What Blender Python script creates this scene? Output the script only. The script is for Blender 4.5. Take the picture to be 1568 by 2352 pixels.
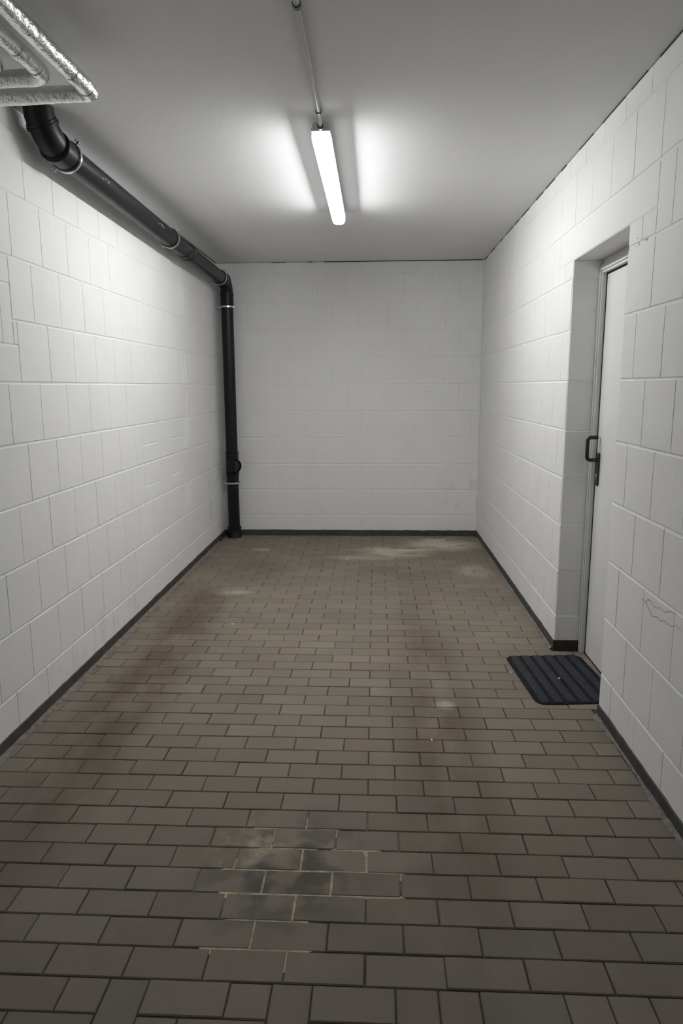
import bpy, math, random
from mathutils import Vector, Matrix

random.seed(7)
scene = bpy.context.scene
for o in list(bpy.data.objects):
    bpy.data.objects.remove(o)
C = scene.collection

# ------------------------------------------------------------------ camera
CAM_H = 1.4273
F_PX, PITCH, YAW, ROLL = 1592.1, 0.1787, 0.0483, -0.0051
cam_d = bpy.data.cameras.new('camera')
cam_d.sensor_fit = 'VERTICAL'
cam_d.sensor_height = 36.0
cam_d.lens = F_PX * 36.0 / 2352.0
cam_d.clip_start = 0.02
cam = bpy.data.objects.new('camera', cam_d)
C.objects.link(cam)
_F = Vector((-math.sin(YAW) * math.cos(PITCH), math.cos(YAW) * math.cos(PITCH), -math.sin(PITCH)))
_R0 = Vector((math.cos(YAW), math.sin(YAW), 0))
_U0 = _R0.cross(_F)
_R = _R0 * math.cos(ROLL) + _U0 * math.sin(ROLL)
_U = -_R0 * math.sin(ROLL) + _U0 * math.cos(ROLL)
M = Matrix((_R, _U, -_F)).transposed().to_4x4()
M.translation = (0, 0, CAM_H)
cam.matrix_world = M
scene.camera = cam

# ------------------------------------------------------------------ world and exposure
world = bpy.data.worlds.new('dim_garage')
world.use_nodes = True
world.node_tree.nodes['Background'].inputs[0].default_value = (0.9, 0.95, 1.0, 1)
world.node_tree.nodes['Background'].inputs[1].default_value = 0.14
scene.world = world
vs = scene.view_settings
vs.view_transform = 'Standard'
vs.look = 'None'
vs.gamma = 1.0
vs.use_curve_mapping = False
vs.exposure = 0.17
LAMP_STRENGTH = 118.0           # radiance of the lamp's tube
STRIP_STRENGTH = 104.0           # and of the strip that shines down from its tray

# ------------------------------------------------------------------ room size (metres)
XL, XR, YB, H = -1.4646, 0.9846, 6.6149, 2.5534
YF = -2.0                       # the garage lane goes on behind the camera
YW = 0.9                        # the side walls of the bay end here
DY0, DY1, DZ = 2.893, 3.661, 2.040      # door opening in the right wall
DX = 0.135                      # reveal depth up to the frame
REC = 0.003                     # joints lie this far behind the block faces

# ------------------------------------------------------------------ helpers
def link(o, parent=None):
    C.objects.link(o)
    if parent is not None:
        o.parent = parent
    return o

def mesh(name, verts, faces, mat=None, smooth=False):
    me = bpy.data.meshes.new(name)
    me.from_pydata([tuple(v) for v in verts], [], faces)
    me.update()
    if mat:
        me.materials.append(mat)
    if smooth:
        for p in me.polygons:
            p.use_smooth = True
    return me

def mobj(name, verts, faces, mat, parent=None, smooth=False):
    return link(bpy.data.objects.new(name, mesh(name, verts, faces, mat, smooth)), parent)

def tag(o, label=None, cat=None, group=None, kind=None):
    if label: o['label'] = label
    if cat: o['category'] = cat
    if group: o['group'] = group
    if kind: o['kind'] = kind
    return o

def empty(name, loc):
    o = bpy.data.objects.new(name, None)
    o.location = loc
    o.empty_display_size = 0.1
    return link(o)

class MB:
    """collects geometry in world coordinates; build() makes one mesh object"""
    def __init__(s):
        s.v, s.f = [], []
    def add(s, v, f):
        n = len(s.v)
        s.v += [tuple(p) for p in v]
        s.f += [tuple(i + n for i in q) for q in f]
        return s
    def box(s, x0, x1, y0, y1, z0, z1):
        return s.add([(x0, y0, z0), (x1, y0, z0), (x1, y1, z0), (x0, y1, z0), (x0, y0, z1), (x1, y0, z1), (x1, y1, z1), (x0, y1, z1)],
                     [(0, 3, 2, 1), (4, 5, 6, 7), (0, 1, 5, 4), (1, 2, 6, 5), (2, 3, 7, 6), (3, 0, 4, 7)])
    def sweep(s, path, radii, seg=28, cap=True, squash=None):
        pts = [Vector(p) for p in path]
        n = len(pts)
        if not isinstance(radii, (list, tuple)):
            radii = [radii] * n
        t0 = (pts[1] - pts[0]).normalized()
        ref = Vector((0, 0, 1)) if abs(t0.z) < 0.9 else Vector((1, 0, 0))
        nrm = (ref - t0 * ref.dot(t0)).normalized()
        base = len(s.v)
        last_t = t0
        for i, p in enumerate(pts):
            a = pts[i] - pts[i - 1] if i > 0 else Vector()
            b = pts[i + 1] - pts[i] if i < n - 1 else Vector()
            a = a.normalized() if a.length > 1e-9 else a
            b = b.normalized() if b.length > 1e-9 else b
            t = (a + b)
            t = t.normalized() if t.length > 1e-6 else last_t
            q = last_t.rotation_difference(t)
            nrm = (q @ nrm)
            nrm = (nrm - t * nrm.dot(t)).normalized()
            last_t = t
            bi = t.cross(nrm)
            for k in range(seg):
                an = 2 * math.pi * k / seg
                s.v.append(tuple(p + (nrm * math.cos(an) + bi * math.sin(an)) * radii[i]))
        for i in range(n - 1):
            for k in range(seg):
                k2 = (k + 1) % seg
                s.f.append((base + i * seg + k, base + i * seg + k2, base + (i + 1) * seg + k2, base + (i + 1) * seg + k))
        if cap:
            s.f.append(tuple(base + k for k in range(seg))[::-1])
            s.f.append(tuple(base + (n - 1) * seg + k for k in range(seg)))
        return s
    def build(s, name, mat, parent=None, smooth=False, auto=None):
        pr = Vector(parent.matrix_basis.translation) if parent is not None else Vector()
        p = parent.parent if parent is not None else None
        while p is not None:
            pr = pr + Vector(p.matrix_basis.translation)
            p = p.parent
        o = mobj(name, [(v[0] - pr.x, v[1] - pr.y, v[2] - pr.z) for v in s.v], s.f, mat, parent, smooth)
        if smooth:
            me = o.data
            lim = math.radians(auto or 40)
            ef = {}
            for pl in me.polygons:
                for ek in pl.edge_keys:
                    ef.setdefault(ek, []).append(pl.normal.copy())
            for e in me.edges:
                ns = ef.get(tuple(e.key), ef.get(e.key, []))
                if len(ns) == 2 and ns[0].angle(ns[1], 0) > lim:
                    e.use_edge_sharp = True
        return o

def arc(center, r, a0, a1, n, ax1, ax2):
    c, u, w = Vector(center), Vector(ax1), Vector(ax2)
    return [c + u * (r * math.cos(a0 + (a1 - a0) * i / n)) + w * (r * math.sin(a0 + (a1 - a0) * i / n)) for i in range(n + 1)]

# ------------------------------------------------------------------ materials
class Mat:
    def __init__(s, name):
        s.m = bpy.data.materials.new(name)
        s.m.use_nodes = True
        s.nt = s.m.node_tree
        s.b = s.nt.nodes['Principled BSDF']
        s.geo = None
    def n(s, t, **kw):
        nd = s.nt.nodes.new(t)
        for k, v in kw.items():
            setattr(nd, k, v)
        return nd
    def l(s, a, b):
        s.nt.links.new(a, b)
    def pos(s):
        if not s.geo:
            s.geo = s.n('ShaderNodeNewGeometry')
        return s.geo.outputs['Position']
    def val(s, x):
        nd = s.n('ShaderNodeValue'); nd.outputs[0].default_value = x
        return nd.outputs[0]
    def math(s, op, a, b=0.0, clamp=False):
        nd = s.n('ShaderNodeMath', operation=op, use_clamp=clamp)
        for i, x in enumerate((a, b)):
            if isinstance(x, (int, float)): nd.inputs[i].default_value = x
            else: s.l(x, nd.inputs[i])
        return nd.outputs[0]
    def noise(s, scale, detail=3, rough=0.55, vec=None, stretch=None, rot=None, loc=None):
        nd = s.n('ShaderNodeTexNoise')
        nd.inputs['Scale'].default_value = scale
        nd.inputs['Detail'].default_value = detail
        nd.inputs['Roughness'].default_value = rough
        v = vec if vec is not None else s.pos()
        if stretch or rot or loc:
            mp = s.n('ShaderNodeMapping')
            if rot: mp.inputs['Rotation'].default_value = rot
            if stretch: mp.inputs['Scale'].default_value = stretch
            if loc: mp.inputs['Location'].default_value = loc
            s.l(v, mp.inputs[0]); v = mp.outputs[0]
        s.l(v, nd.inputs['Vector'])
        return nd.outputs['Fac']
    def ramp(s, x, a, b, clamp=True):
        nd = s.n('ShaderNodeMapRange')
        nd.interpolation_type = 'SMOOTHSTEP'
        nd.inputs[1].default_value = a; nd.inputs[2].default_value = b
        nd.inputs[3].default_value = 0; nd.inputs[4].default_value = 1
        s.l(x, nd.inputs[0])
        return nd.outputs[0]
    def mix(s, fac, a, b, mode='MIX'):
        nd = s.n('ShaderNodeMix', data_type='RGBA', blend_type=mode)
        if isinstance(fac, (int, float)): nd.inputs['Factor'].default_value = fac
        else: s.l(fac, nd.inputs['Factor'])
        for i, x in ((6, a), (7, b)):
            if isinstance(x, tuple): nd.inputs[i].default_value = (*x, 1)
            else: s.l(x, nd.inputs[i])
        return nd.outputs[2]
    def blob(s, c, r):
        """soft elliptical mask around a world point, radii per axis, 1 in the middle"""
        mp = s.n('ShaderNodeMapping', vector_type='POINT')
        sc = tuple(1.0 / x for x in r)
        mp.inputs['Scale'].default_value = sc
        mp.inputs['Location'].default_value = tuple(-a * b for a, b in zip(c, sc))
        s.l(s.pos(), mp.inputs[0])
        ln = s.n('ShaderNodeVectorMath', operation='LENGTH')
        s.l(mp.outputs[0], ln.inputs[0])
        return s.ramp(ln.outputs['Value'], 1.0, 0.15)
    def bump(s, h, strength, dist):
        nd = s.n('ShaderNodeBump')
        nd.inputs['Strength'].default_value = strength
        nd.inputs['Distance'].default_value = dist
        s.l(h, nd.inputs['Height'])
        s.l(nd.outputs[0], s.b.inputs['Normal'])
    def col(s, c):
        if isinstance(c, tuple): s.b.inputs['Base Color'].default_value = (*c, 1)
        else: s.l(c, s.b.inputs['Base Color'])
    def set(s, rough=0.5, metal=0.0, spec=0.5):
        s.b.inputs['Roughness'].default_value = rough
        s.b.inputs['Metallic'].default_value = metal
        s.b.inputs['Specular IOR Level'].default_value = spec
        return s

def simple(name, c, rough=0.5, metal=0.0, spec=0.5, var=0.0, scale=20):
    m = Mat(name)
    if var:
        nz = m.noise(scale, 4)
        m.col(m.mix(m.ramp(nz, 0.3, 0.7), tuple(x * (1 - var) for x in c), tuple(min(1, x * (1 + var)) for x in c)))
    else:
        m.col(c)
    m.set(rough, metal, spec)
    return m.m

def wall_paint():
    m = Mat('white_wall_paint')
    nz = m.noise(2.2, 4)
    c = m.mix(m.ramp(nz, 0.3, 0.7), (0.855, 0.855, 0.845), (0.885, 0.885, 0.875))
    sc = m.noise(9, 5, 0.65, stretch=(1, 1, 0.45))
    dirt = m.ramp(sc, 0.52, 0.72)
    for ctr, r, k in (((0.62, 6.6, 0.33), (0.42, 0.3, 0.16), 0.55), ((0.97, 6.35, 0.36), (0.25, 0.42, 0.26), 0.6), ((0.80, 6.6, 0.50), (0.25, 0.3, 0.10), 0.45),
                      ((-1.46, 6.1, 0.5), (0.1, 0.35, 0.6), 0.25), ((-1.46, 3.6, 0.12), (0.1, 1.6, 0.16), 0.22), ((0.98, 2.5, 0.12), (0.1, 0.6, 0.14), 0.2)):
        f = m.math('MULTIPLY', m.math('MULTIPLY', m.blob(ctr, r), dirt), k)
        c = m.mix(f, c, (0.32, 0.31, 0.295))
    # small chips and rub marks
    sp = m.noise(26, 2, 0.5)
    c = m.mix(m.math('MULTIPLY', m.ramp(sp, 0.765, 0.80), 0.5), c, (0.35, 0.34, 0.33))
    m.col(c)
    h1 = m.noise(190, 3, 0.6)
    h2 = m.noise(14, 3, 0.5)
    m.bump(m.math('ADD', m.math('MULTIPLY', h1, 0.35), h2), 0.35, 0.004)
    return m.set(0.62, 0, 0.3).m

def ceiling_paint():
    m = Mat('ceiling_paint')
    nz = m.noise(1.3, 4)
    m.col(m.mix(m.ramp(nz, 0.3, 0.7), (0.77, 0.77, 0.765), (0.80, 0.80, 0.795)))
    m.bump(m.noise(120, 3, 0.6), 0.2, 0.003)
    return m.set(0.7, 0, 0.25).m

def paver_material():
    m = Mat('concrete_paver')
    a1 = m.n('ShaderNodeAttribute', attribute_type='GEOMETRY', attribute_name='tone')
    a2 = m.n('ShaderNodeAttribute', attribute_type='OBJECT', attribute_name='tone')
    tone = m.math('ADD', a1.outputs['Fac'], a2.outputs['Fac'])
    c = m.mix(tone, (0.200, 0.168, 0.130), (0.262, 0.224, 0.176))
    hue = m.ramp(m.math('FRACT', m.math('MULTIPLY', tone, 7.31)), 0.55, 1.0)
    c = m.mix(m.math('MULTIPLY', hue, 0.5), c, (0.222, 0.172, 0.134))
    hue2 = m.ramp(m.math('FRACT', m.math('MULTIPLY', tone, 13.7)), 0.7, 1.0)
    c = m.mix(m.math('MULTIPLY', hue2, 0.4), c, (0.205, 0.196, 0.155))
    big = m.noise(1.6, 4, 0.6)
    c = m.mix(m.math('MULTIPLY', m.ramp(big, 0.35, 0.68), 0.28), c, (0.165, 0.145, 0.122))
    # tyre dirt in two lanes
    brk = m.ramp(m.noise(2.6, 4, 0.6, stretch=(1, 0.45, 1)), 0.30, 0.56)
    for ctr, r, k in (((-1.14, 3.2, 0), (0.30, 2.3, 1), 0.85), ((0.27, 3.0, 0), (0.26, 2.2, 1), 0.72), ((-1.15, 4.2, 0), (0.22, 0.9, 1), 0.6), ((0.15, 1.7, 0), (0.9, 0.7, 1), 0.25), ((-0.9, 5.3, 0), (0.4, 0.6, 1), 0.35), ((0.3, 5.2, 0), (0.6, 0.4, 1), 0.25)):
        c = m.mix(m.math('MULTIPLY', m.math('MULTIPLY', m.blob(ctr, r), brk), k), c, (0.098, 0.068, 0.046))
    # oil patches near the open end
    oil = m.ramp(m.noise(7.5, 3, 0.5, loc=(2.1, 0.4, 0)), 0.44, 0.60)
    c = m.mix(m.math('MULTIPLY', m.math('MULTIPLY', m.blob((-0.27, 1.86, 0), (0.36, 0.38, 1)), oil), 0.85), c, (0.055, 0.050, 0.042))
    # sandy residue at the oil patch and in the far right corner
    s1 = m.ramp(m.noise(11, 5, 0.65, loc=(0.3, 1.2, 0)), 0.42, 0.62)
    c = m.mix(m.math('MULTIPLY', m.math('MULTIPLY', m.blob((-0.385, 1.945, 0), (0.17, 0.17, 1)), s1), 0.95), c, (0.40, 0.35, 0.25))
    s2 = m.ramp(m.noise(4.5, 5, 0.65, stretch=(0.7, 1.5, 1), rot=(0, 0, 0.5)), 0.33, 0.56)
    for ctr, r, k in (((0.62, 6.27, 0), (0.46, 0.38, 1), 1.0), ((0.18, 5.95, 0), (0.44, 0.28, 1), 1.0), ((-0.1, 5.72, 0), (0.45, 0.13, 1), 0.5), ((0.78, 5.3, 0), (0.2, 0.3, 1), 0.45), ((-1.0, 6.0, 0), (0.14, 0.1, 1), 0.5), ((-1.0, 4.7, 0), (0.22, 0.12, 1), 0.5), ((0.32, 2.97, 0), (0.07, 0.06, 1), 0.7)):
        c = m.mix(m.math('MULTIPLY', m.math('MULTIPLY', m.blob(ctr, r), s2), k), c, (0.62, 0.57, 0.44))
    # fine aggregate
    fg = m.noise(260, 2, 0.7)
    c = m.mix(m.math('MULTIPLY', m.ramp(fg, 0.35, 0.7), 0.22), c, (0.12, 0.108, 0.095))
    m.col(c)
    m.bump(m.math('ADD', m.noise(240, 3, 0.7), m.math('MULTIPLY', m.noise(25, 3), 0.8)), 0.35, 0.002)
    return m.set(0.72, 0, 0.35).m

def sand_material():
    m = Mat('joint_sand')
    nz = m.noise(40, 4)
    c = m.mix(nz, (0.045, 0.039, 0.032), (0.085, 0.074, 0.062))
    k = m.ramp(m.noise(5, 3, 0.5), 0.36, 0.55)
    for ctr, r, a in (((-0.22, 1.80, 0), (0.52, 0.34, 1), 1.0), ((-0.15, 2.05, 0), (0.45, 0.2, 1), 0.5), ((0.35, 6.1, 0), (0.7, 0.45, 1), 1.0), ((-0.1, 5.72, 0), (0.4, 0.15, 1), 1.0)):
        c = m.mix(m.math('MULTIPLY', m.math('MULTIPLY', m.blob(ctr, r), k), a), c, (0.42, 0.37, 0.27))
    m.col(c)
    return m.set(0.95, 0, 0.1).m

def foil_material():
    m = Mat('aluminium_foil_wrap')
    nz = m.noise(18, 4, 0.6)
    m.col(m.mix(nz, (0.62, 0.62, 0.61), (0.86, 0.86, 0.85)))
    h = m.math('ADD', m.noise(26, 4, 0.65, stretch=(1, 0.5, 1)), m.math('MULTIPLY', m.noise(90, 3, 0.6), 0.35))
    m.bump(h, 0.5, 0.016)
    return m.set(0.22, 1.0).m

def emit(name, c, strength):
    m = Mat(name)
    m.col((0.9, 0.9, 0.9))
    m.b.inputs['Emission Color'].default_value = (*c, 1)
    m.b.inputs['Emission Strength'].default_value = strength
    return m.set(0.4).m

WALL = wall_paint()
CEIL = ceiling_paint()
PAVER = paver_material()
SAND = sand_material()
FOIL = foil_material()
PALESAND = simple('pale_joint_sand', (0.42, 0.36, 0.25), 0.95, var=0.3, scale=30)
BASE = simple('dark_grey_plinth_paint', (0.055, 0.052, 0.048), 0.7, var=0.25, scale=25)
PLINTH_BROWN = simple('bitumen_plinth', (0.028, 0.022, 0.016), 0.6, var=0.3, scale=30)
GAPSHADE = simple('joint_shade', (0.03, 0.03, 0.03), 0.9)  # near-black colour stands for the shade in the gap under the ceiling
MORTAR = simple('edge_mortar', (0.20, 0.19, 0.17), 0.9, var=0.25, scale=35)
BLACKPIPE = simple('black_plastic_pipe', (0.0065, 0.0065, 0.007), 0.40, spec=0.32, var=0.2, scale=6)
RUBBER = simple('black_rubber_lining', (0.006, 0.006, 0.006), 0.6)
ZINC = simple('zinc_plated_steel', (0.72, 0.73, 0.74), 0.28, 1.0)
PRINT = simple('pale_print', (0.30, 0.30, 0.31), 0.6)
DOORP = simple('door_white_enamel', (0.80, 0.80, 0.785), 0.42, spec=0.4, var=0.02, scale=3)
FRAMEP = simple('frame_grey_white', (0.72, 0.72, 0.70), 0.5, spec=0.4, var=0.03, scale=8)
GASKET = simple('black_gasket', (0.012, 0.012, 0.012), 0.7)
HANDLE = simple('black_handle_plastic', (0.008, 0.008, 0.008), 0.25)
MATRUB = simple('charcoal_mat_textile', (0.011, 0.012, 0.015), 0.85, spec=0.2, var=0.3, scale=60)
MATRIDGE = simple('charcoal_mat_ridge', (0.027, 0.029, 0.034), 0.8, spec=0.25, var=0.3, scale=60)
PLASTIC = simple('grey_white_plastic', (0.62, 0.62, 0.61), 0.45)
HOUSING = simple('lamp_housing_grey', (0.72, 0.72, 0.715), 0.5)
CONDUIT = simple('conduit_light_grey', (0.50, 0.50, 0.495), 0.45)
DARKCLIP = simple('dark_grey_clip', (0.12, 0.12, 0.12), 0.5)
PAPER = simple('white_scrap', (0.75, 0.74, 0.72), 0.8)
ORANGE = simple('orange_scrap', (0.55, 0.12, 0.04), 0.7)
CRACK = simple('hairline_crack', (0.22, 0.21, 0.20), 0.9)
TUBE = emit('led_tube', (0.97, 0.985, 1.0), LAMP_STRENGTH)
STRIP = emit('led_strip', (1.0, 0.985, 0.96), STRIP_STRENGTH)
def opal():
    m = Mat('glowing_opal_cover')
    m.nt.nodes.remove(m.b)
    tr = m.n('ShaderNodeBsdfTransparent')
    tr.inputs[0].default_value = (0.97, 0.97, 0.97, 1)
    em = m.n('ShaderNodeEmission')
    em.inputs[0].default_value = (0.97, 0.985, 1.0, 1); em.inputs[1].default_value = 9.0
    mx = m.n('ShaderNodeMixShader'); mx.inputs[0].default_value = 0.2
    m.l(tr.outputs[0], mx.inputs[1]); m.l(em.outputs[0], mx.inputs[2])
    m.l(mx.outputs[0], m.nt.nodes['Material Output'].inputs[0])
    return m.m
OPAL = opal()

# ------------------------------------------------------------------ setting: ceiling and floor bed
ceil = MB().box(XL - 0.3, XR + 0.3, YW, YB + 0.3, H, H + 0.25).box(-4.0, 3.5, YF, YW, H, H + 0.25).build('ceiling', CEIL)
tag(ceil, 'plain pale grey concrete ceiling over the parking bay', kind='structure')

floor = MB().box(XL - 0.02, XR + 0.21, YW, YB + 0.02, -0.25, -0.0045).box(-4.0, 3.5, YF, YW, -0.25, -0.0045).build('floor', SAND)
tag(floor, 'grey brown concrete block paving on sand', kind='structure')

# pavers -------------------------------------------------------------
G = 0.0032                      # joint width
CH = 0.0028
def paver_geo(w, d):
    a, b = w / 2, d / 2
    c = CH
    v = [(-a, -b, -0.03), (a, -b, -0.03), (a, b, -0.03), (-a, b, -0.03),
         (-a, -b, -c), (a, -b, -c), (a, b, -c), (-a, b, -c),
         (-a + c, -b + c, 0), (a - c, -b + c, 0), (a - c, b - c, 0), (-a + c, b - c, 0)]
    f = [(8, 9, 10, 11)] + [(i, (i + 1) % 4, 4 + (i + 1) % 4, 4 + i) for i in range(4)] + [(4 + i, 4 + (i + 1) % 4, 8 + (i + 1) % 4, 8 + i) for i in range(4)]
    return v, f

Y0 = 1.4467
def row_limits(ya, yb):
    xr = XR - 0.012
    if ya > DY0 - 0.02 and yb < DY1 + 0.04:
        xr = XR + DX + 0.02
    return XL + 0.012, xr
rects = []                      # (x0, x1, y0, y1)
j = 0
while Y0 + j * 0.1 < YB - 0.01:
    ya, yb = Y0 + j * 0.1, min(Y0 + j * 0.1 + 0.1, YB - 0.008)
    lo, hi = row_limits(ya, yb)
    ph = -0.02 if j % 2 == 0 else 0.08
    x = ph - 0.2 * 10
    while x < hi:
        a, b = max(x, lo), min(x + 0.2, hi)
        if b - a > 0.018 and yb - ya > 0.02:
            rects.append((a, b, ya, yb))
        x += 0.2
    j += 1
# the change of bond at the open end: stretcher, half and upright paver in turn
lo, hi = row_limits(1.2, 1.3)
def put(a, b, ya, yb):
    a, b = max(a, lo), min(b, hi)
    if b - a > 0.018:
        rects.append((a, b, ya, yb))
for n in range(-5, 6):
    o = -0.146 + 0.4 * n
    put(o, o + 0.2, Y0 - 0.1, Y0)
    put(o + 0.2, o + 0.302, Y0 - 0.1, Y0)
    put(o + 0.302, o + 0.4, Y0 - 0.2, Y0)
    put(o, o + 0.097, Y0 - 0.2, Y0 - 0.1)
    put(o + 0.097, o + 0.302, Y0 - 0.2, Y0 - 0.1)
j = -3
while Y0 + j * 0.1 > YF:
    ya = Y0 + j * 0.1
    ph = -0.02 if j % 2 == 0 else 0.08
    x = ph - 2.0
    while x < hi:
        put(x, x + 0.2, ya, ya + 0.1)
        x += 0.2
    j -= 1

rects.sort(key=lambda r: (r[2] < 1.2, r[2]))      # visible rows first, nearest first
shared = {}
fv, ff, ft = [], [], []
for i, (xa, xb, ya, yb) in enumerate(rects):
    w, d = round(xb - xa - G, 4), round(yb - ya - G, 4)
    cx, cy = (xa + xb) / 2, (ya + yb) / 2
    dz = random.uniform(-0.0012, 0.0006)
    rz = random.gauss(0, 0.003)
    tx, ty = random.gauss(0, 0.003), random.gauss(0, 0.002)
    cx += random.gauss(0, 0.0006); cy += random.gauss(0, 0.0006)
    tone = random.random()
    if i < 300:
        if (w, d) not in shared:
            shared[(w, d)] = mesh('paver', *paver_geo(w, d), PAVER)
        o = link(bpy.data.objects.new('paver', shared[(w, d)]), floor)
        o.location = (cx, cy, dz)
        o.rotation_euler = (tx, ty, rz)
        o['tone'] = tone
    else:
        v, f = paver_geo(w, d)
        n = len(fv)
        R = Matrix.Translation((cx, cy, dz)) @ Matrix.Rotation(rz, 4, 'Z') @ Matrix.Rotation(ty, 4, 'Y') @ Matrix.Rotation(tx, 4, 'X')
        fv += [tuple(R @ Vector(p)) for p in v]
        ff += [tuple(k + n for k in q) for q in f]
        ft += [tone] * len(f)
field = mobj('paver_field', fv, ff, PAVER, floor)
at = field.data.attributes.new('tone', 'FLOAT', 'FACE')
at.data.foreach_set('value', ft)
field['kind'] = 'stuff'

def sand_patch(name, outline, z):
    n = len(outline)
    c = (sum(p[0] for p in outline) / n, sum(p[1] for p in outline) / n)
    mobj(name, [(x, y, z) for x, y in outline] + [(c[0], c[1], z)], [(i, (i + 1) % n, n) for i in range(n)], PALESAND, floor)
def blob_outline(cx, cy, rx, ry, n=26, j=0.25):
    return [(cx + rx * (1 + random.uniform(-j, j)) * math.cos(2 * math.pi * i / n), cy + ry * (1 + random.uniform(-j, j)) * math.sin(2 * math.pi * i / n)) for i in range(n)]
sand_patch('joint_sand', blob_outline(-0.20, 1.815, 0.30, 0.15), -0.0016)
sand_patch('joint_sand', blob_outline(-0.30, 1.60, 0.14, 0.13), -0.0019)
sand_patch('joint_sand', blob_outline(-0.26, 2.03, 0.16, 0.07), -0.0019)
sand_patch('joint_sand', blob_outline(0.52, 6.2, 0.36, 0.26), -0.0014)
sand_patch('joint_sand', blob_outline(0.10, 5.88, 0.34, 0.16), -0.0014)
sand_patch('joint_sand', blob_outline(-0.25, 5.72, 0.24, 0.07), -0.0014)

# ------------------------------------------------------------------ setting: block walls
def block_geo(w, h, depth, cv=0.0019, cb=0.0042):
    """local X along the wall, Z up, face towards -Y at y = 0"""
    a, b = w / 2, h / 2
    v = [(-a, depth, -b), (a, depth, -b), (a, depth, b), (-a, depth, b),
         (-a, 0.0028, -b), (a, 0.0028, -b), (a, 0.0028, b), (-a, 0.0028, b),
         (-a + cv, 0, -b + cb), (a - cv, 0, -b + cb), (a - cv, 0, b - cb), (-a + cv, 0, b - cb)]
    f = [(8, 9, 10, 11)] + [(i, (i + 1) % 4, 4 + (i + 1) % 4, 4 + i) for i in range(4)] + [(4 + i, 4 + (i + 1) % 4, 8 + (i + 1) % 4, 8 + i) for i in range(4)]
    return v, f

def ribbed_geo(w, h, depth):
    v, f = block_geo(w, h, depth)
    for k in range(4):
        c = -w * 0.32 + k * w * 0.17
        n = len(v)
        a, b, t = 0.007, h / 2 - 0.012, -0.0028
        v += [(c - a, 0.001, -b), (c + a, 0.001, -b), (c + a, 0.001, b), (c - a, 0.001, b), (c - a * .5, t, -b), (c + a * .5, t, -b), (c + a * .5, t, b), (c - a * .5, t, b)]
        f += [(n + 4, n + 5, n + 6, n + 7)] + [(n + i, n + (i + 1) % 4, n + 4 + (i + 1) % 4, n + 4 + i) for i in range(4)]
    return v, f

def jamb_geo(w, h, depth):
    import bmesh
    bm = bmesh.new()
    bmesh.ops.create_cube(bm, size=1.0)
    for p in bm.verts:
        p.co = Vector((p.co.x * w, (p.co.y + 0.5) * depth, p.co.z * h))
    bmesh.ops.bevel(bm, geom=list(bm.edges), offset=0.0042, segments=1, affect='EDGES')
    bm.verts.index_update()
    v = [tuple(p.co) for p in bm.verts]
    f = [tuple(q.index for q in fc.verts) for fc in bm.faces]
    bm.free()
    return v, f
GB, GV = 0.0045, 0.0014
bshared = {}
def put_block(wall, side, u0, u1, z0, z1, depth=0.014, geo=block_geo, name='block'):
    w, h = round(u1 - u0 - GV, 4), round(z1 - z0 - GB, 4)
    if w < 0.012 or h < 0.012:
        return
    key = (w, h, depth, geo.__name__, name)
    if key not in bshared:
        bshared[key] = mesh(name, *geo(w, h, depth), WALL)
    o = link(bpy.data.objects.new(name, bshared[key]), wall)
    u, z = (u0 + u1) / 2, (z0 + z1) / 2
    dn = random.uniform(-0.0004, 0.0004)
    tl = random.gauss(0, 0.0008)
    z += random.gauss(0, 0.0006)
    if side == 'left':
        o.location = (XL + dn, u, z); o.rotation_euler = (tl, 0, math.pi / 2)
    elif side == 'right':
        o.location = (XR + dn, u, z); o.rotation_euler = (tl, 0, -math.pi / 2)
    else:
        o.location = (u, YB + dn, z); o.rotation_euler = (tl, 0, 0)
    return o

ZTOP = H - 0.007
def courses():
    out = [(-1, 0.0, 0.2)]
    for k in range(10):
        out.append((k, 0.2 + 0.25 * k, min(0.45 + 0.25 * k, ZTOP)))
    return out
def joints(u0, u1, phase, pitch):
    n = math.ceil((u0 - phase) / pitch)
    js = [u0]
    while phase + n * pitch < u1 - 0.012:
        if phase + n * pitch > u0 + 0.012:
            js.append(phase + n * pitch)
        n += 1
    js.append(u1)
    return list(zip(js[:-1], js[1:]))

# left wall
wl = MB().box(XL - 0.3, XL - REC, YW, YB + 0.3, -0.2, H - 0.0035).build('wall_left', WALL)
tag(wl, 'white painted block wall with the black drain pipe', kind='structure')
YN = 0.9
SPECIAL = [(4.33, 4.63), (4.93, 5.22)]
for k, z0, z1 in courses():
    ph = 2.755 if k % 2 == 0 else 2.87
    segs = [(YN, YB)]
    if k in (2, 3):
        segs = [(YN, 4.33), (4.63, 4.93), (5.22, YB)]
        for a, b in SPECIAL:
            zm = 1.068 if k == 3 else 0.805
            put_block(wl, 'left', a, b, z0, zm); put_block(wl, 'left', a, b, zm, z1)
    if k in (5, 6):
        s0 = 2.863 if k == 5 else 2.83
        segs = [(s0, YB)]
        if k == 6:
            for a, b in joints(YN, 2.83, 2.757, 0.265): put_block(wl, 'left', a, b, 1.84, 1.95)
            for a, b in joints(YN, 2.745, 2.745, 0.265): put_block(wl, 'left', a, b, 1.60, 1.84)
            put_block(wl, 'left', 2.745, 2.83, 1.60, 1.84)
        else:
            put_block(wl, 'left', 2.83, 2.863, 1.60, 1.70)
            for a, b in joints(YN, 2.863, 2.863, 0.53): put_block(wl, 'left', a, b, 1.45, 1.60)
    for s0, s1 in segs:
        for a, b in joints(s0, s1, ph, 0.265):
            rib = k % 2 == 1 and a < 5.38 < b and b - a > 0.2
            put_block(wl, 'left', a, b, z0, z1, geo=ribbed_geo if rib else block_geo)

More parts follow.
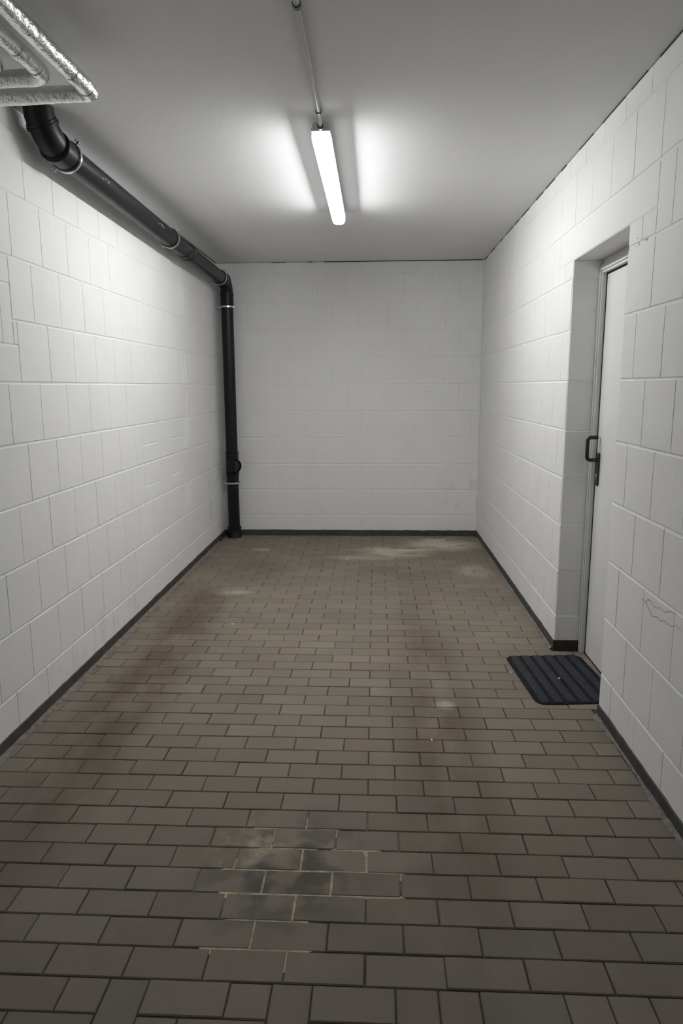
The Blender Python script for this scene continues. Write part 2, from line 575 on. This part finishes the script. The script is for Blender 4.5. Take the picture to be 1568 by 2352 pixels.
# back wall
wb = MB().box(XL - 0.3, XR + 0.3, YB + REC, YB + 0.3, -0.2, H - 0.0035).build('wall_back', WALL)
tag(wb, 'white painted block end wall of the parking bay', kind='structure')
for k, z0, z1 in courses():
    ph = -1.184 if k % 2 == 1 else -1.05
    for a, b in joints(XL, XR, ph, 0.2615):
        put_block(wb, 'back', a, b, z0, z1)

# right wall with the door opening
m = MB()
m.box(XR + REC, XR + 0.32, YW, DY0 - 0.003, -0.2, H - 0.0035)
m.box(XR + REC, XR + 0.32, DY1 + 0.003, YB + 0.3, -0.2, H - 0.0035)
m.box(XR + REC, XR + 0.32, DY0 - 0.003, DY1 + 0.003, DZ + 0.003, H - 0.0035)
wr = m.build('wall_right', WALL)
tag(wr, 'white painted block wall with the recessed door', kind='structure')
LN0, LN1 = 2.625, 3.93
def edge_depth(a, b, z0):
    return DX if (abs(b - DY0) < 1e-4 or abs(a - DY1) < 1e-4) and z0 < DZ else 0.014
for k, z0, z1 in courses():
    ph = 2.49 if k % 2 == 1 else 2.622
    segs = [(YN, YB, z0, z1)]
    if k < 7:
        segs = [(YN, DY0, z0, z1), (DY1, YB, z0, z1)]
    elif k == 7:
        segs = [(YN, LN0, z0, z1), (LN1, YB, z0, z1), (LN0, DY0, z0, DZ + 0.003), (DY1, LN1, z0, DZ + 0.003)]
    for s0, s1, za, zb in segs:
        for a, b in joints(s0, s1, ph, 0.263):
            dp = edge_depth(a, b, za)
            put_block(wr, 'right', a, b, za, zb, dp, jamb_geo if dp > 0.1 else block_geo)
lint = put_block(wr, 'right', LN0, LN1, DZ - 0.002, 2.20, DX, geo=lambda w, h, d: block_geo(w, h, d, 0.003, 0.006), name='lintel')
# hairline cracks low on the near pier
def crack(pts):
    v, f = [], []
    for i, (y, z) in enumerate(pts):
        t = 0.0011 * (1 - 0.5 * i / len(pts))
        v += [(XR - 0.0012, y, z - t), (XR - 0.0012, y, z + t)]
        if i: f.append((2 * i - 2, 2 * i - 1, 2 * i + 1, 2 * i))
    mobj('hairline_crack', v, f, CRACK, wr)
crack([(2.50, 0.656), (2.47, 0.652), (2.452, 0.668), (2.43, 0.672), (2.40, 0.66), (2.36, 0.664), (2.345, 0.673), (2.30, 0.67), (2.25, 0.69), (2.20, 0.694)])
crack([(2.47, 0.652), (2.44, 0.64), (2.40, 0.622), (2.36, 0.634), (2.33, 0.628), (2.30, 0.64), (2.25, 0.638), (2.21, 0.655), (2.17, 0.652)])

def lump(x, y, z, sx, sy, sz):
    v = []
    for dx, dy, dz in ((-1, 0, 0), (0.3, -1, -0.2), (0.2, 0.9, -0.4), (0, 0.3, 1), (0.1, -0.5, -1), (1, 0, 0)):
        v.append((x + dx * sx * random.uniform(0.7, 1.2), y + dy * sy * random.uniform(0.7, 1.2), z + dz * sz * random.uniform(0.7, 1.2)))
    mobj('mortar_lump', v, [(0, 1, 3), (0, 3, 2), (0, 2, 4), (0, 4, 1), (5, 3, 1), (5, 2, 3), (5, 4, 2), (5, 1, 4)], WALL, wr)
for _ in range(9):
    y = random.uniform(2.70, 2.87)
    lump(XR, y, 1.955 + random.gauss(0, 0.008), 0.003, random.uniform(0.006, 0.016), random.uniform(0.004, 0.012))
for _ in range(8):
    lump(XR + 0.001, random.uniform(3.665, 3.76), 1.95 - random.uniform(0, 0.05), 0.003, random.uniform(0.004, 0.012), random.uniform(0.004, 0.014))
for z in (0.45, 0.7, 0.95, 1.2, 1.45, 1.7):
    lump(XR + 0.002, DY1 + 0.004, z + random.gauss(0, 0.004), 0.006, 0.008, 0.007)
    for _ in range(2):
        lump(XR + random.uniform(0.02, 0.11), DY1 + 0.001, z + random.gauss(0, 0.004), random.uniform(0.008, 0.02), 0.0025, random.uniform(0.004, 0.009))

# dark strips painted as the shade in the gap between walls and ceiling slab
def top_gap_shade(i, mb):
    o = mb.build('trim_%d' % i, GAPSHADE)
    tag(o, None, kind='structure')
g = MB()
for a, b in ((-0.95, -0.82), (-0.62, -0.57), (-0.47, 0.97)):
    g.box(a, b, YB + 0.001, YB + 0.006, H - 0.0065, H - 0.0005)
top_gap_shade(1, g); bpy.data.objects['trim_1']['label'] = 'dark strip for the shade in the open joint above the end wall'
g = MB()
g.box(XL - 0.006, XL - 0.0005, 5.28, 6.6, H - 0.007, H - 0.0005)
top_gap_shade(2, g); bpy.data.objects['trim_2']['label'] = 'dark strip for the shade in the open joint above the left wall'
g = MB()
y = 1.0
while y < 6.5:
    ln = random.uniform(0.05, 0.3)
    g.box(XR + 0.0005, XR + 0.006, y, min(y + ln, 6.6), H - random.uniform(0.004, 0.0065), H - 0.0005)
    y += ln + random.uniform(0.05, 0.25)
top_gap_shade(3, g); bpy.data.objects['trim_3']['label'] = 'broken dark strip for the shade in the joint above the right wall'

# plinth strips with an uneven top edge
def plinth(name, axis, pos, nrm, u0, u1, mat, label, h=0.054, t=0.007):
    n = max(2, int((u1 - u0) / 0.05))
    v, f = [], []
    for i in range(n + 1):
        u = u0 + (u1 - u0) * i / n
        hh = h + random.gauss(0, 0.0012)
        for off, z in ((0, -0.004), (t, -0.004), (t, hh - 0.002), (t - 0.003, hh), (0, hh)):
            p = pos + nrm * off
            v.append((p, u, z) if axis == 'y' else (u, p, z))
        if i:
            a, b = 5 * (i - 1), 5 * i
            for k in range(5):
                f.append((a + k, a + (k + 1) % 5, b + (k + 1) % 5, b + k))
    f += [(0, 1, 2, 3, 4), tuple(5 * n + k for k in (4, 3, 2, 1, 0))]
    o = mobj(name, v, f, mat)
    tag(o, label, kind='structure')
    return o
plinth('baseboard_left', 'y', XL - 0.001, 1, YW, YB, BASE, 'dark grey painted plinth strip along the left wall')
plinth('baseboard_back', 'x', YB + 0.001, -1, XL + 0.007, XR - 0.007, BASE, 'dark grey painted plinth strip along the end wall')
plinth('baseboard_right_far', 'y', XR + 0.001, -1, DY1, YB, BASE, 'dark grey plinth strip between the door and the end wall')
plinth('baseboard_right_near', 'y', XR + 0.001, -1, YW, DY0, BASE, 'dark grey plinth strip on the near pier beside the mat')
plinth('baseboard_door_jamb', 'x', DY1 + 0.001, -1, XR - 0.006, XR + DX - 0.002, PLINTH_BROWN, 'dark brown plinth piece inside the door reveal', h=0.058, t=0.008)

# rough mortar at the foot of the side walls
def fillet(x, sgn, y0, y1, wid=0.022):
    n = int((y1 - y0) / 0.03)
    v, f = [], []
    for i in range(n + 1):
        u = y0 + (y1 - y0) * i / n
        w = wid + 0.006 * math.sin(u * 9.0 + x) + random.gauss(0, 0.004)
        v += [(x, u, 0.010 + random.gauss(0, 0.0015)), (x + sgn * max(w, 0.008), u, 0.0005), (x + sgn * max(w, 0.008), u, -0.006), (x, u, -0.006)]
        if i:
            a, b = 4 * (i - 1), 4 * i
            for k in range(4):
                f.append((a + k, a + (k + 1) % 4, b + (k + 1) % 4, b + k))
    mobj('edge_mortar', v, f, MORTAR, floor)
fillet(XL + 0.004, 1, 1.0, 6.3)
fillet(XR - 0.004, -1, 1.0, DY0, 0.013)
fillet(XR - 0.004, -1, DY1 + 0.02, 6.55, 0.013)

# ------------------------------------------------------------------ door
XLEAF = 1.143
door = empty('door_1', (XLEAF, DY0, 0))
tag(door, 'white steel door in a deep block reveal', kind='structure')
FX0 = XR + DX                   # front of the frame
fy = 3.628                      # inner edge of the frame on the lock side
MB().box(XLEAF, XLEAF + 0.045, DY0 - 0.002, fy - 0.004, 0.004, 1.966).build('leaf', DOORP, door)
fr = MB()
fr.box(FX0, XLEAF + 0.06, fy, DY1 + 0.003, 0, 1.974)
fr.box(FX0, XLEAF + 0.06, DY0 - 0.003, DY1 + 0.003, 1.974, DZ + 0.003 - 0.03)
fr.box(FX0 + 0.012, XLEAF + 0.06, DY0 - 0.003, DY1 + 0.003, DZ - 0.027, DZ + 0.003)
fo = fr.build('frame', FRAMEP, door)
lip = MB()
lip.box(FX0 - 0.006, FX0 + 0.002, fy + 0.012, DY1 - 0.002, 0, 1.99)
lip.box(FX0 - 0.006, FX0 + 0.002, DY0, DY1 - 0.002, 1.986, 2.004)
lip.build('frame_lip', FRAMEP, fo)
gk = MB()
gk.box(XLEAF - 0.003, XLEAF + 0.02, fy - 0.005, fy + 0.0005, 0.003, 1.974)
gk.box(XLEAF - 0.003, XLEAF + 0.02, DY0, fy, 1.966, 1.9745)
gk.build('gasket', GASKET, door)
# lock plate with an upright U lever
px, py = XLEAF, 3.585
pl = MB()
hw, z0, z1, t = 0.017, 0.92, 1.09, 0.009
out = []
for cz, a0 in ((z1 - hw, 0), (z0 + hw, math.pi)):
    for i in range(9):
        an = a0 + math.pi * i / 8
        out.append((py + hw * math.cos(an), cz + hw * math.sin(an)))
n = len(out)
v = [(px, y, z) for y, z in out] + [(px - t * 0.7, y, z) for y, z in out] + [(px - t, py + (y - py) * 0.82, (z0 + z1) / 2 + (z - (z0 + z1) / 2) * 0.965) for y, z in out]
f = []
for r in range(2):
    for i in range(n):
        f.append((r * n + i, r * n + (i + 1) % n, (r + 1) * n + (i + 1) % n, (r + 1) * n + i))
f.append(tuple(2 * n + i for i in range(n)))
pl.add(v, f)
plate = pl.build('lock_plate', HANDLE, door)
lv = MB()
zb, zt, xo = 1.053, 1.168, px - 0.062
rb = 0.018
path = [(px - 0.004, py, zb), (px - 0.03, py, zb)]
path += arc((xo + rb, py, zb + rb), rb, -math.pi / 2, -math.pi, 6, (1, 0, 0), (0, 0, 1))
path += arc((xo + rb, py, zt - rb), rb, math.pi, math.pi / 2, 6, (1, 0, 0), (0, 0, 1))
path += [(px - 0.03, py, zt), (px - 0.012, py, zt)]
lv.sweep(path, 0.0095, 16)
lv.build('lever', HANDLE, plate, True)
ky = MB()
ky.sweep([(px - 0.008, py, 0.975), (px - 0.013, py, 0.975)], 0.008, 14)
ky.box(px - 0.012, px - 0.008, py - 0.003, py + 0.003, 0.952, 0.972)
ky.build('lock_cylinder', ZINC, plate)
# faint shadow-line joint of the strike in the frame
MB().box(FX0 + 0.006, XLEAF - 0.004, fy - 0.0012, fy + 0.001, 0.985, 1.045).build('strike_plate', FRAMEP, fo)

# ------------------------------------------------------------------ door mat
def make_mat():
    L, W = 0.575, 0.40
    cx, cy, ang = 0.920, 3.281, math.radians(4.2)
    rc = 0.045
    nx, ny = 150, 30
    root = empty('door_mat', (cx, cy, 0))
    tag(root, 'small ribbed charcoal rubber backed mat lying in front of the white door', 'mat')
    v, f, rid = [], [], []
    def half_w(y):           # rounded corners
        d = L / 2 - abs(y)
        if d < rc:
            q = rc - d
            return W / 2 - rc + math.sqrt(max(rc * rc - q * q, 0))
        return W / 2
    ys = [-L / 2 + L * j / ny for j in range(ny + 1)]
    ys = sorted(set(ys + [s * (L / 2 - e) for s in (-1, 1) for e in (0.0015, 0.004, 0.008, 0.02, 0.035)]))
    ca, sa = math.cos(ang), math.sin(ang)
    for y in ys:
        hwid = half_w(y)
        for i in range(nx + 1):
            x = -hwid + 2 * hwid * i / nx
            ed = min(hwid - abs(x), L / 2 - abs(y))
            ph = (x + W / 2 - 0.012) / 0.0615
            fr_ = abs((ph - math.floor(ph)) - 0.5) * 2          # 0 in the middle of a ridge, 1 in a groove
            rib = min(1.0, max(0.0, (0.80 - fr_) / 0.16))
            z = 0.0035 + 0.0075 * rib * min(1, ed / 0.010)
            if ed < 0.003: z = 0.0035
            rid.append(rib > 0.5 and ed > 0.008)
            v.append((x * ca + y * sa * -1, x * sa + y * ca, z))
    w = nx + 1
    for j in range(len(ys) - 1):
        for i in range(nx):
            f.append((j * w + i, j * w + i + 1, (j + 1) * w + i + 1, (j + 1) * w + i))
    rim = [i for i in range(w)] + [j * w + nx for j in range(1, len(ys))] + [(len(ys) - 1) * w + i for i in range(nx - 1, -1, -1)] + [j * w for j in range(len(ys) - 2, 0, -1)]
    n0 = len(v)
    for k in rim:
        v.append((v[k][0], v[k][1], 0.0003))
    for k in range(len(rim)):
        k2 = (k + 1) % len(rim)
        f.append((rim[k2], rim[k], n0 + k, n0 + k2))
    f.append(tuple(n0 + k for k in range(len(rim)))[::-1])
    o = mobj('ribbed_pile', v, f, MATRUB, root, True)
    o.data.materials.append(MATRIDGE)
    for p in o.data.polygons:
        if len(p.vertices) == 4 and all(k < n0 and rid[k] for k in p.vertices):
            p.material_index = 1
make_mat()

# ------------------------------------------------------------------ black drain pipe
PX, PY = -1.352, 6.515
def zl(y):
    return 2.425 - 0.018 * (y - 3.2)
def at(y, dx=0.0):
    return Vector((PX + dx, y, zl(y)))
drain = empty('drain_pipe', (PX, PY, 0))
tag(drain, 'black plastic drain pipe along the left wall, dropping to the floor in the corner', 'drain pipe')
def bead_profile(p0, p1, r, rb, ends=(True, True), bl=0.012):
    """a socket with raised beads at its ends"""
    d = (Vector(p1) - Vector(p0)); L = d.length; d.normalize()
    P, Rr = [], []
    def add(s, rr):
        P.append(Vector(p0) + d * s); Rr.append(rr)
    add(0, r - 0.004)
    if ends[0]:
        add(0.001, rb); add(bl, rb); add(bl + 0.003, r)
    else:
        add(0.004, r)
    if ends[1]:
        add(L - bl - 0.003, r); add(L - bl, rb); add(L - 0.001, rb)
    else:
        add(L - 0.004, r)
    add(L, r - 0.004)
    return P, Rr
RP = 0.055
MB().sweep([at(3.10), at(5.16)], RP, 40).build('straight_pipe', BLACKPIPE, drain, True)
MB().sweep([at(5.12), at(6.36)], RP, 40).build('straight_pipe', BLACKPIPE, drain, True)
P, Rr = bead_profile(at(5.08), at(5.19), 0.0595, 0.064, (False, True))
MB().sweep(P, Rr, 40).build('socket', BLACKPIPE, drain, True)
# elbow in the corner: two 45 degree bends
R_E = 0.105
yv = PY - R_E
zc = zl(yv) - R_E
cen = Vector((PX, yv, zc))
pts = arc(cen, R_E, math.pi / 2, 0, 16, (0, 1, 0), (0, 0, 1))
MB().sweep([at(yv - 0.06)] + pts + [Vector((PX, PY, zc - 0.03))], 0.0575, 40).build('elbow', BLACKPIPE, drain, True)
P, Rr = bead_profile(at(yv - 0.13), at(yv - 0.01), 0.0605, 0.0655, (True, True))
MB().sweep(P, Rr, 40).build('socket', BLACKPIPE, drain, True)
P, Rr = bead_profile((PX, PY, zc + 0.005), (PX, PY, 2.165), 0.0595, 0.064, (True, False))
MB().sweep(P, Rr, 40).build('socket', BLACKPIPE, drain, True)
MB().sweep([(PX, PY, 2.20), (PX, PY, 0.76)], RP, 40).build('straight_pipe', BLACKPIPE, drain, True)
MB().sweep([(PX, PY, 0.64), (PX, PY, 0.05)], RP, 40).build('straight_pipe', BLACKPIPE, drain, True)
# inspection piece
P, Rr = bead_profile((PX, PY, 0.825), (PX, PY, 0.60), 0.0595, 0.0645, (True, False))
tee = MB().sweep(P, Rr, 40).build('inspection_tee', BLACKPIPE, drain, True)
P, Rr = bead_profile((PX, PY, 0.628), (PX, PY, 0.56), 0.0595, 0.0645, (True, False))
MB().sweep(P, Rr, 40).build('socket', BLACKPIPE, drain, True)
bd = Vector((0.38, -0.92, 0)).normalized()
c0 = Vector((PX, PY, 0.70))
MB().sweep([c0, c0 + bd * 0.066], 0.055, 36).build('branch', BLACKPIPE, tee, True)
cp = MB().sweep([c0 + bd * s for s in (0.062, 0.064, 0.092, 0.095, 0.096, 0.092, 0.0915)], [0.060, 0.069, 0.069, 0.067, 0.058, 0.056, 0.02], 36).build('screw_cap', BLACKPIPE, tee, True)
bar = MB()
sd = Vector((0, 0, 1)).cross(bd)
q0 = c0 + bd * 0.092
v = []
for s in (0, 0.011):
    for a, z in ((-0.005, -0.05), (0.005, -0.05), (0.005, 0.05), (-0.005, 0.05)):
        v.append(q0 + bd * s + sd * a + Vector((0, 0, z)))
bar.add(v, [(0, 3, 2, 1), (4, 5, 6, 7), (0, 1, 5, 4), (1, 2, 6, 5), (2, 3, 7, 6), (3, 0, 4, 7)])
bar.build('cap_grip', BLACKPIPE, tee)
# floor socket
MB().sweep([(PX, PY, -0.004), (PX, PY, 0.0), (PX, PY, 0.088), (PX, PY, 0.09), (PX, PY, 0.104), (PX, PY, 0.106)], [0.069, 0.066, 0.064, 0.068, 0.068, 0.058], 40).build('floor_socket', BLACKPIPE, drain, True)
# upper bend rising into the ceiling
XT = -1.372
pth = [(PX, 3.19, 2.4255), (PX, 3.15, 2.4275), (PX - 0.002, 3.115, 2.434), (PX - 0.006, 3.08, 2.446), (PX - 0.011, 3.05, 2.466), (PX - 0.016, 3.027, 2.492), (XT, 3.012, 2.522), (XT, 3.005, 2.556)]
MB().sweep(pth, 0.060, 40).build('elbow', BLACKPIPE, drain, True)
P, Rr = bead_profile((PX, 3.085, 2.4325), (PX, 3.20, 2.4255), 0.0625, 0.0665, (True, True))
MB().sweep(P, Rr, 40).build('socket', BLACKPIPE, drain, True)
d1 = (Vector(pth[6]) - Vector(pth[4])).normalized()
P, Rr = bead_profile(Vector(pth[5]) - d1 * 0.006, Vector(pth[5]) + d1 * 0.02, 0.063, 0.0665, (True, False), bl=0.012)
MB().sweep(P, Rr, 40).build('socket', BLACKPIPE, drain, True)
# clamps
def clamp(p, d, side, up=None, r=0.0625, w=0.011):
    p, d, side = Vector(p), Vector(d).normalized(), Vector(side).normalized()
    ln = MB().sweep([p - d * (w + 0.006), p - d * (w + 0.004), p + d * (w - 0.006), p + d * (w - 0.004)], [r - 0.004, r - 0.0008, r - 0.0008, r - 0.004], 40)
    lno = ln.build('clamp_lining', RUBBER, drain, True)
    ri = MB().sweep([p - d * 0.008, p - d * 0.007, p + d * 0.007, p + d * 0.008], [r - 0.003, r + 0.002, r + 0.002, r - 0.003], 40)
    ro = ri.build('pipe_clamp', ZINC, drain, True)
    t = d.cross(side).normalized()
    for sg in (1, -1):
        b = p + side * sg * (r + 0.002)
        bm = MB()
        e = b + side * sg * 0.016
        vv = []
        for q in (b - side * sg * 0.004, e):
            for a, c in ((-0.008, -0.004), (0.008, -0.004), (0.008, 0.004), (-0.008, 0.004)):
                vv.append(q + d * a + t * c)
        bm.add(vv, [(0, 3, 2, 1), (4, 5, 6, 7), (0, 1, 5, 4), (1, 2, 6, 5), (2, 3, 7, 6), (3, 0, 4, 7)])
        q = b + side * sg * 0.010
        bm.sweep([q - t * 0.014, q + t * 0.010], 0.0032, 8)
        bm.sweep([q - t * 0.018, q - t * 0.012], 0.0062, 6)
        bm.build('clamp_bolt', ZINC, ro)
    if up is not None:
        MB().sweep([p + Vector(up).normalized() * (r - 0.002), p + Vector(up)], 0.005, 10).build('hanger_rod', ZINC, ro)
dh = (at(5) - at(4)).normalized()
clamp(at(3.205) + Vector((0, 0, 0)), dh, (0.72, 0, 0.69), (-(PX - XL) - 0.003, 0, 0), r=0.0665)
clamp(at(4.76), dh, (0.72, 0, 0.69), (-(PX - XL) - 0.003, 0, 0))
clamp(at(6.235), dh, (0.72, 0, 0.69), (-(PX - XL) - 0.003, 0, 0), r=0.064)
clamp((PX, PY, 2.15), (0, 0, -1), (1, -0.1, 0), (-(PX - XL) - 0.003, 0, 0), r=0.064)
clamp((PX, PY, 0.53), (0, 0, -1), (1, -0.1, 0), (-(PX - XL) - 0.003, 0, 0), r=0.0625)
# printed marks on the pipe
def prints(y, n):
    mb = MB()
    an = math.radians(-12)
    for i in range(n):
        for k in (0, 1):
            a = an + 0.14 * k
            yy = y + i * 0.035
            r = RP + 0.0004
            q = []
            for du, da in ((0, 0), (0.018 + 0.006 * ((i + k) % 2), 0), (0.018 + 0.006 * ((i + k) % 2), 0.09), (0, 0.09)):
                p = at(yy + du)
                q.append((p.x + r * math.cos(a + da), p.y, p.z + r * math.sin(a + da)))
            if (i + k) % 3 != 1:
                mb.add(q, [(0, 1, 2, 3)])
    mb.build('printed_mark', PRINT, drain)
prints(3.47, 3)
prints(4.33, 4)
prints(4.98, 3)

# ------------------------------------------------------------------ foil wrapped pipes under the ceiling
def foil_pipe(x, ye, z, r, label, sag=0.018, re=0.05, clampy=None):
    root = empty('insulated_pipe', (x, ye, z))
    tag(root, label, 'pipe', 'foil wrapped pipes under the ceiling')
    def wob(path, r0):
        return [r0 * (1 + random.gauss(0, 0.012)) for _ in path]
    n = 40
    run = [(x, YF + 0.0 + (ye - re - YF) * i / n, z + 0.002 * math.sin(i)) for i in range(n + 1)]
    MB().sweep(run, wob(run, r), 26).build('pipe_run', FOIL, root, True, 70)
    el = arc((x - re, ye - re, z), re, 0, math.pi / 2, 8, (1, 0, 0), (0, 1, 0))
    el = [Vector((x, ye - re - 0.03, z))] + el + [Vector((x - re - 0.03, ye, z))]
    MB().sweep(el, [r * 1.02] * len(el), 26).build('elbow', FOIL, root, True, 70)
    cr = [(x - re + (XL + 0.001 - (x - re)) * i / 16, ye, z - sag * i / 16) for i in range(17)]
    MB().sweep(cr, wob(cr, r), 26).build('wall_branch', FOIL, root, True, 70)
    # tape laps
    for s in (0.16, 0.42, 0.78, 1.15):
        yy = ye - re - s
        MB().sweep([(x, yy, z), (x, yy + 0.002, z), (x, yy + 0.05, z), (x, yy + 0.052, z)], [r, r * 1.045, r * 1.045, r], 26).build('foil_tape', FOIL, root, True, 70)
    for yy in ([clampy] if clampy else []) + [1.2, -0.6]:
        c = MB().sweep([(x, yy - 0.010, z), (x, yy - 0.009, z), (x, yy + 0.009, z), (x, yy + 0.010, z)], [r, r * 1.09, r * 1.09, r], 26).build('pipe_clamp', ZINC if yy < 2 else DARKCLIP, root, True)
        MB().sweep([(x, yy, z + r), (x, yy, H + 0.004)], 0.004, 8).build('hanger_rod', ZINC, c)
    return root
foil_pipe(-0.985, 2.575, 2.432, 0.0275, 'foil wrapped pipe whose bend is farthest from the left wall', 0.010, 0.014)
foil_pipe(-1.085, 2.455, 2.436, 0.0265, 'foil wrapped pipe between its two foil wrapped neighbours', 0.006, 0.05)
foil_pipe(-1.205, 2.385, 2.440, 0.0270, 'foil wrapped pipe closest to the left wall', 0.002, 0.045)

# ------------------------------------------------------------------ ceiling lamp
LX, LY0, LY1 = -0.235, 3.185, 4.765
lamp = empty('tube_lamp', (LX, LY0, H))
tag(lamp, 'long lit white batten lamp hanging just under the ceiling', 'lamp')
def profile_prism(prof, y0, y1, ends=True, taper=None):
    v, f = [], []
    ys = [(y0, 1.0), (y1, 1.0)] if not taper else [(y0, taper), (y0 + 0.008, 0.9), (y0 + 0.03, 1.0), (y1 - 0.07, 1.0), (y1 - 0.045, 0.96), (y1 - 0.02, 0.82), (y1 - 0.006, 0.62), (y1, 0.45)]
    n = len(prof)
    zt = max(p[1] for p in prof)
    for y, s in ys:
        for x, z in prof:
            v.append((LX + x * s, y, zt + (z - zt) * s))
    for i in range(len(ys) - 1):
        for k in range(n):
            k2 = (k + 1) % n
            f.append((i * n + k, i * n + k2, (i + 1) * n + k2, (i + 1) * n + k))
    f.append(tuple(range(n))[::-1]); f.append(tuple((len(ys) - 1) * n + k for k in range(n)))
    return v, f
ZC = 2.500
hous = [(-0.0405, ZC), (0.0405, ZC), (0.0405, ZC + 0.006), (0.032, ZC + 0.030), (0.022, ZC + 0.036), (-0.022, ZC + 0.036), (-0.032, ZC + 0.030), (-0.0405, ZC + 0.006)]
mb = MB(); mb.add(*profile_prism(hous, LY0, LY1)); mb.build('housing', HOUSING, lamp)
MB().box(LX - 0.0395, LX + 0.0395, LY0 + 0.02, LY1 - 0.02, ZC - 0.010, ZC).build('gear_tray', PLASTIC, lamp)
MB().add([(LX - 0.026, LY0 + 0.04, ZC - 0.0108), (LX + 0.026, LY0 + 0.04, ZC - 0.0108), (LX + 0.026, LY1 - 0.04, ZC - 0.0108), (LX - 0.026, LY1 - 0.04, ZC - 0.0108)], [(0, 3, 2, 1)]).build('led_strip', STRIP, lamp)
MB().sweep([(LX, LY0 + 0.045, ZC - 0.026), (LX, LY1 - 0.045, ZC - 0.026)], 0.009, 12).build('led_tube', TUBE, lamp, True, 60)
cov = [(0.0415, ZC + 0.0005)] + [(0.0415 * math.cos(a) ** 0.6, ZC - 0.014 - 0.034 * math.sin(a) ** 0.8) for a in [math.pi / 2 * i / 8 for i in range(0, 8)]] + [(0, ZC - 0.048)]
cov = cov + [(-x, z) for x, z in cov[-2::-1]]
mb = MB(); mb.add(*profile_prism(cov, LY0 + 0.004, LY1 - 0.004, taper=0.80)); mb.build('glowing_cover', OPAL, lamp, True, 50)
for i in range(6):
    yy = LY0 + 0.12 + i * (LY1 - LY0 - 0.24) / 5
    for s in (-1, 1):
        MB().box(LX + s * 0.042 - 0.0015, LX + s * 0.042 + 0.0015, yy - 0.010, yy + 0.010, ZC - 0.004, ZC + 0.010).build('cover_clip', PLASTIC, lamp)
for yy in (LY0 + 0.3, LY1 - 0.3):
    MB().box(LX - 0.02, LX + 0.02, yy - 0.015, yy + 0.015, ZC + 0.034, H + 0.002).build('ceiling_bracket', ZINC, lamp)
MB().sweep([(LX, LY0 - 0.018, ZC + 0.014), (LX, LY0 - 0.016, ZC + 0.014), (LX, LY0 + 0.004, ZC + 0.014)], [0.010, 0.0135, 0.0135], 18).build('cable_gland', DARKCLIP, lamp, True)

cond = empty('cable_conduit', (LX, 2.0, H))
tag(cond, 'thin pale grey cable conduit on the ceiling leading to the lamp', 'conduit')
ZCD = H - 0.013
MB().sweep([(LX, YF, ZCD), (LX, 3.09, ZCD)], 0.0095, 18).build('conduit_tube', CONDUIT, cond, True)
MB().sweep([(LX, 3.07, ZCD), (LX, 3.10, ZCD), (LX + 0.001, 3.13, ZCD - 0.005), (LX + 0.001, 3.155, ZCD - 0.017), (LX, 3.175, ZC + 0.0145), (LX, 3.19, ZC + 0.014)], 0.0075, 14).build('cable', PLASTIC, cond, True)
for yy in (2.275, 3.085, 1.2, 0.2):
    mb = MB()
    prof = arc((LX, yy, ZCD), 0.0135, math.radians(-200), math.radians(20), 10, (1, 0, 0), (0, 0, 1))
    for sgn in (0,):
        v, f = [], []
        for p in prof:
            for rr in (1.0, 0.78):
                for dy in (-0.009, 0.009):
                    v.append((LX + (p.x - LX) * rr, yy + dy, ZCD + (p.z - ZCD) * rr))
        for i in range(len(prof) - 1):
            a, b = 4 * i, 4 * i + 4
            f += [(a, a + 1, b + 1, b), (a + 2, b + 2, b + 3, a + 3), (a, b, b + 2, a + 2), (a + 1, a + 3, b + 3, b + 1)]
        mb.add(v, f)
    mb.box(LX - 0.009, LX + 0.009, yy - 0.009, yy + 0.009, H - 0.004, H + 0.001)
    mb.build('conduit_clip', DARKCLIP if yy > 2 else CONDUIT, cond)

# ------------------------------------------------------------------ small litter on the floor
def scrap(name, x, y, z, s, mat, label, cat, ang):
    v = [(-s, -s * 0.35, 0.0005), (s * 0.9, -s * 0.5, 0.0004), (s, s * 0.4, 0.0022), (-s * 0.7, s * 0.5, 0.0012)]
    v = v + [(a, b, c + 0.0015) for a, b, c in v]
    o = mobj(name, v, [(0, 3, 2, 1), (4, 5, 6, 7), (0, 1, 5, 4), (1, 2, 6, 5), (2, 3, 7, 6), (3, 0, 4, 7)], mat)
    o.location = (x, y, z); o.rotation_euler = (0, 0, ang)
    tag(o, label, cat)
scrap('leaf_fragment', -0.665, 5.099, 0.0, 0.011, ORANGE, 'tiny orange scrap on the paving toward the end wall', 'scrap', 0.4)
scrap('paper_scrap', -0.865, 4.017, 0.0, 0.009, PAPER, 'tiny white scrap on the paving toward the left wall', 'scrap', 0.1)
scrap('paper_scrap', 0.237, 2.644, 0.0, 0.007, PAPER, 'tiny white scrap on the dark tyre lane in open paving', 'scrap', 1.4)
scrap('paper_scrap', 0.690, 3.343, 0.0, 0.006, PAPER, 'tiny white scrap just off the edge of the mat', 'scrap', 0.8)
scrap('paper_scrap', 0.909, 3.255, 0.0102, 0.008, PAPER, 'tiny white scrap lying on the ribbed mat', 'scrap', 1.0)
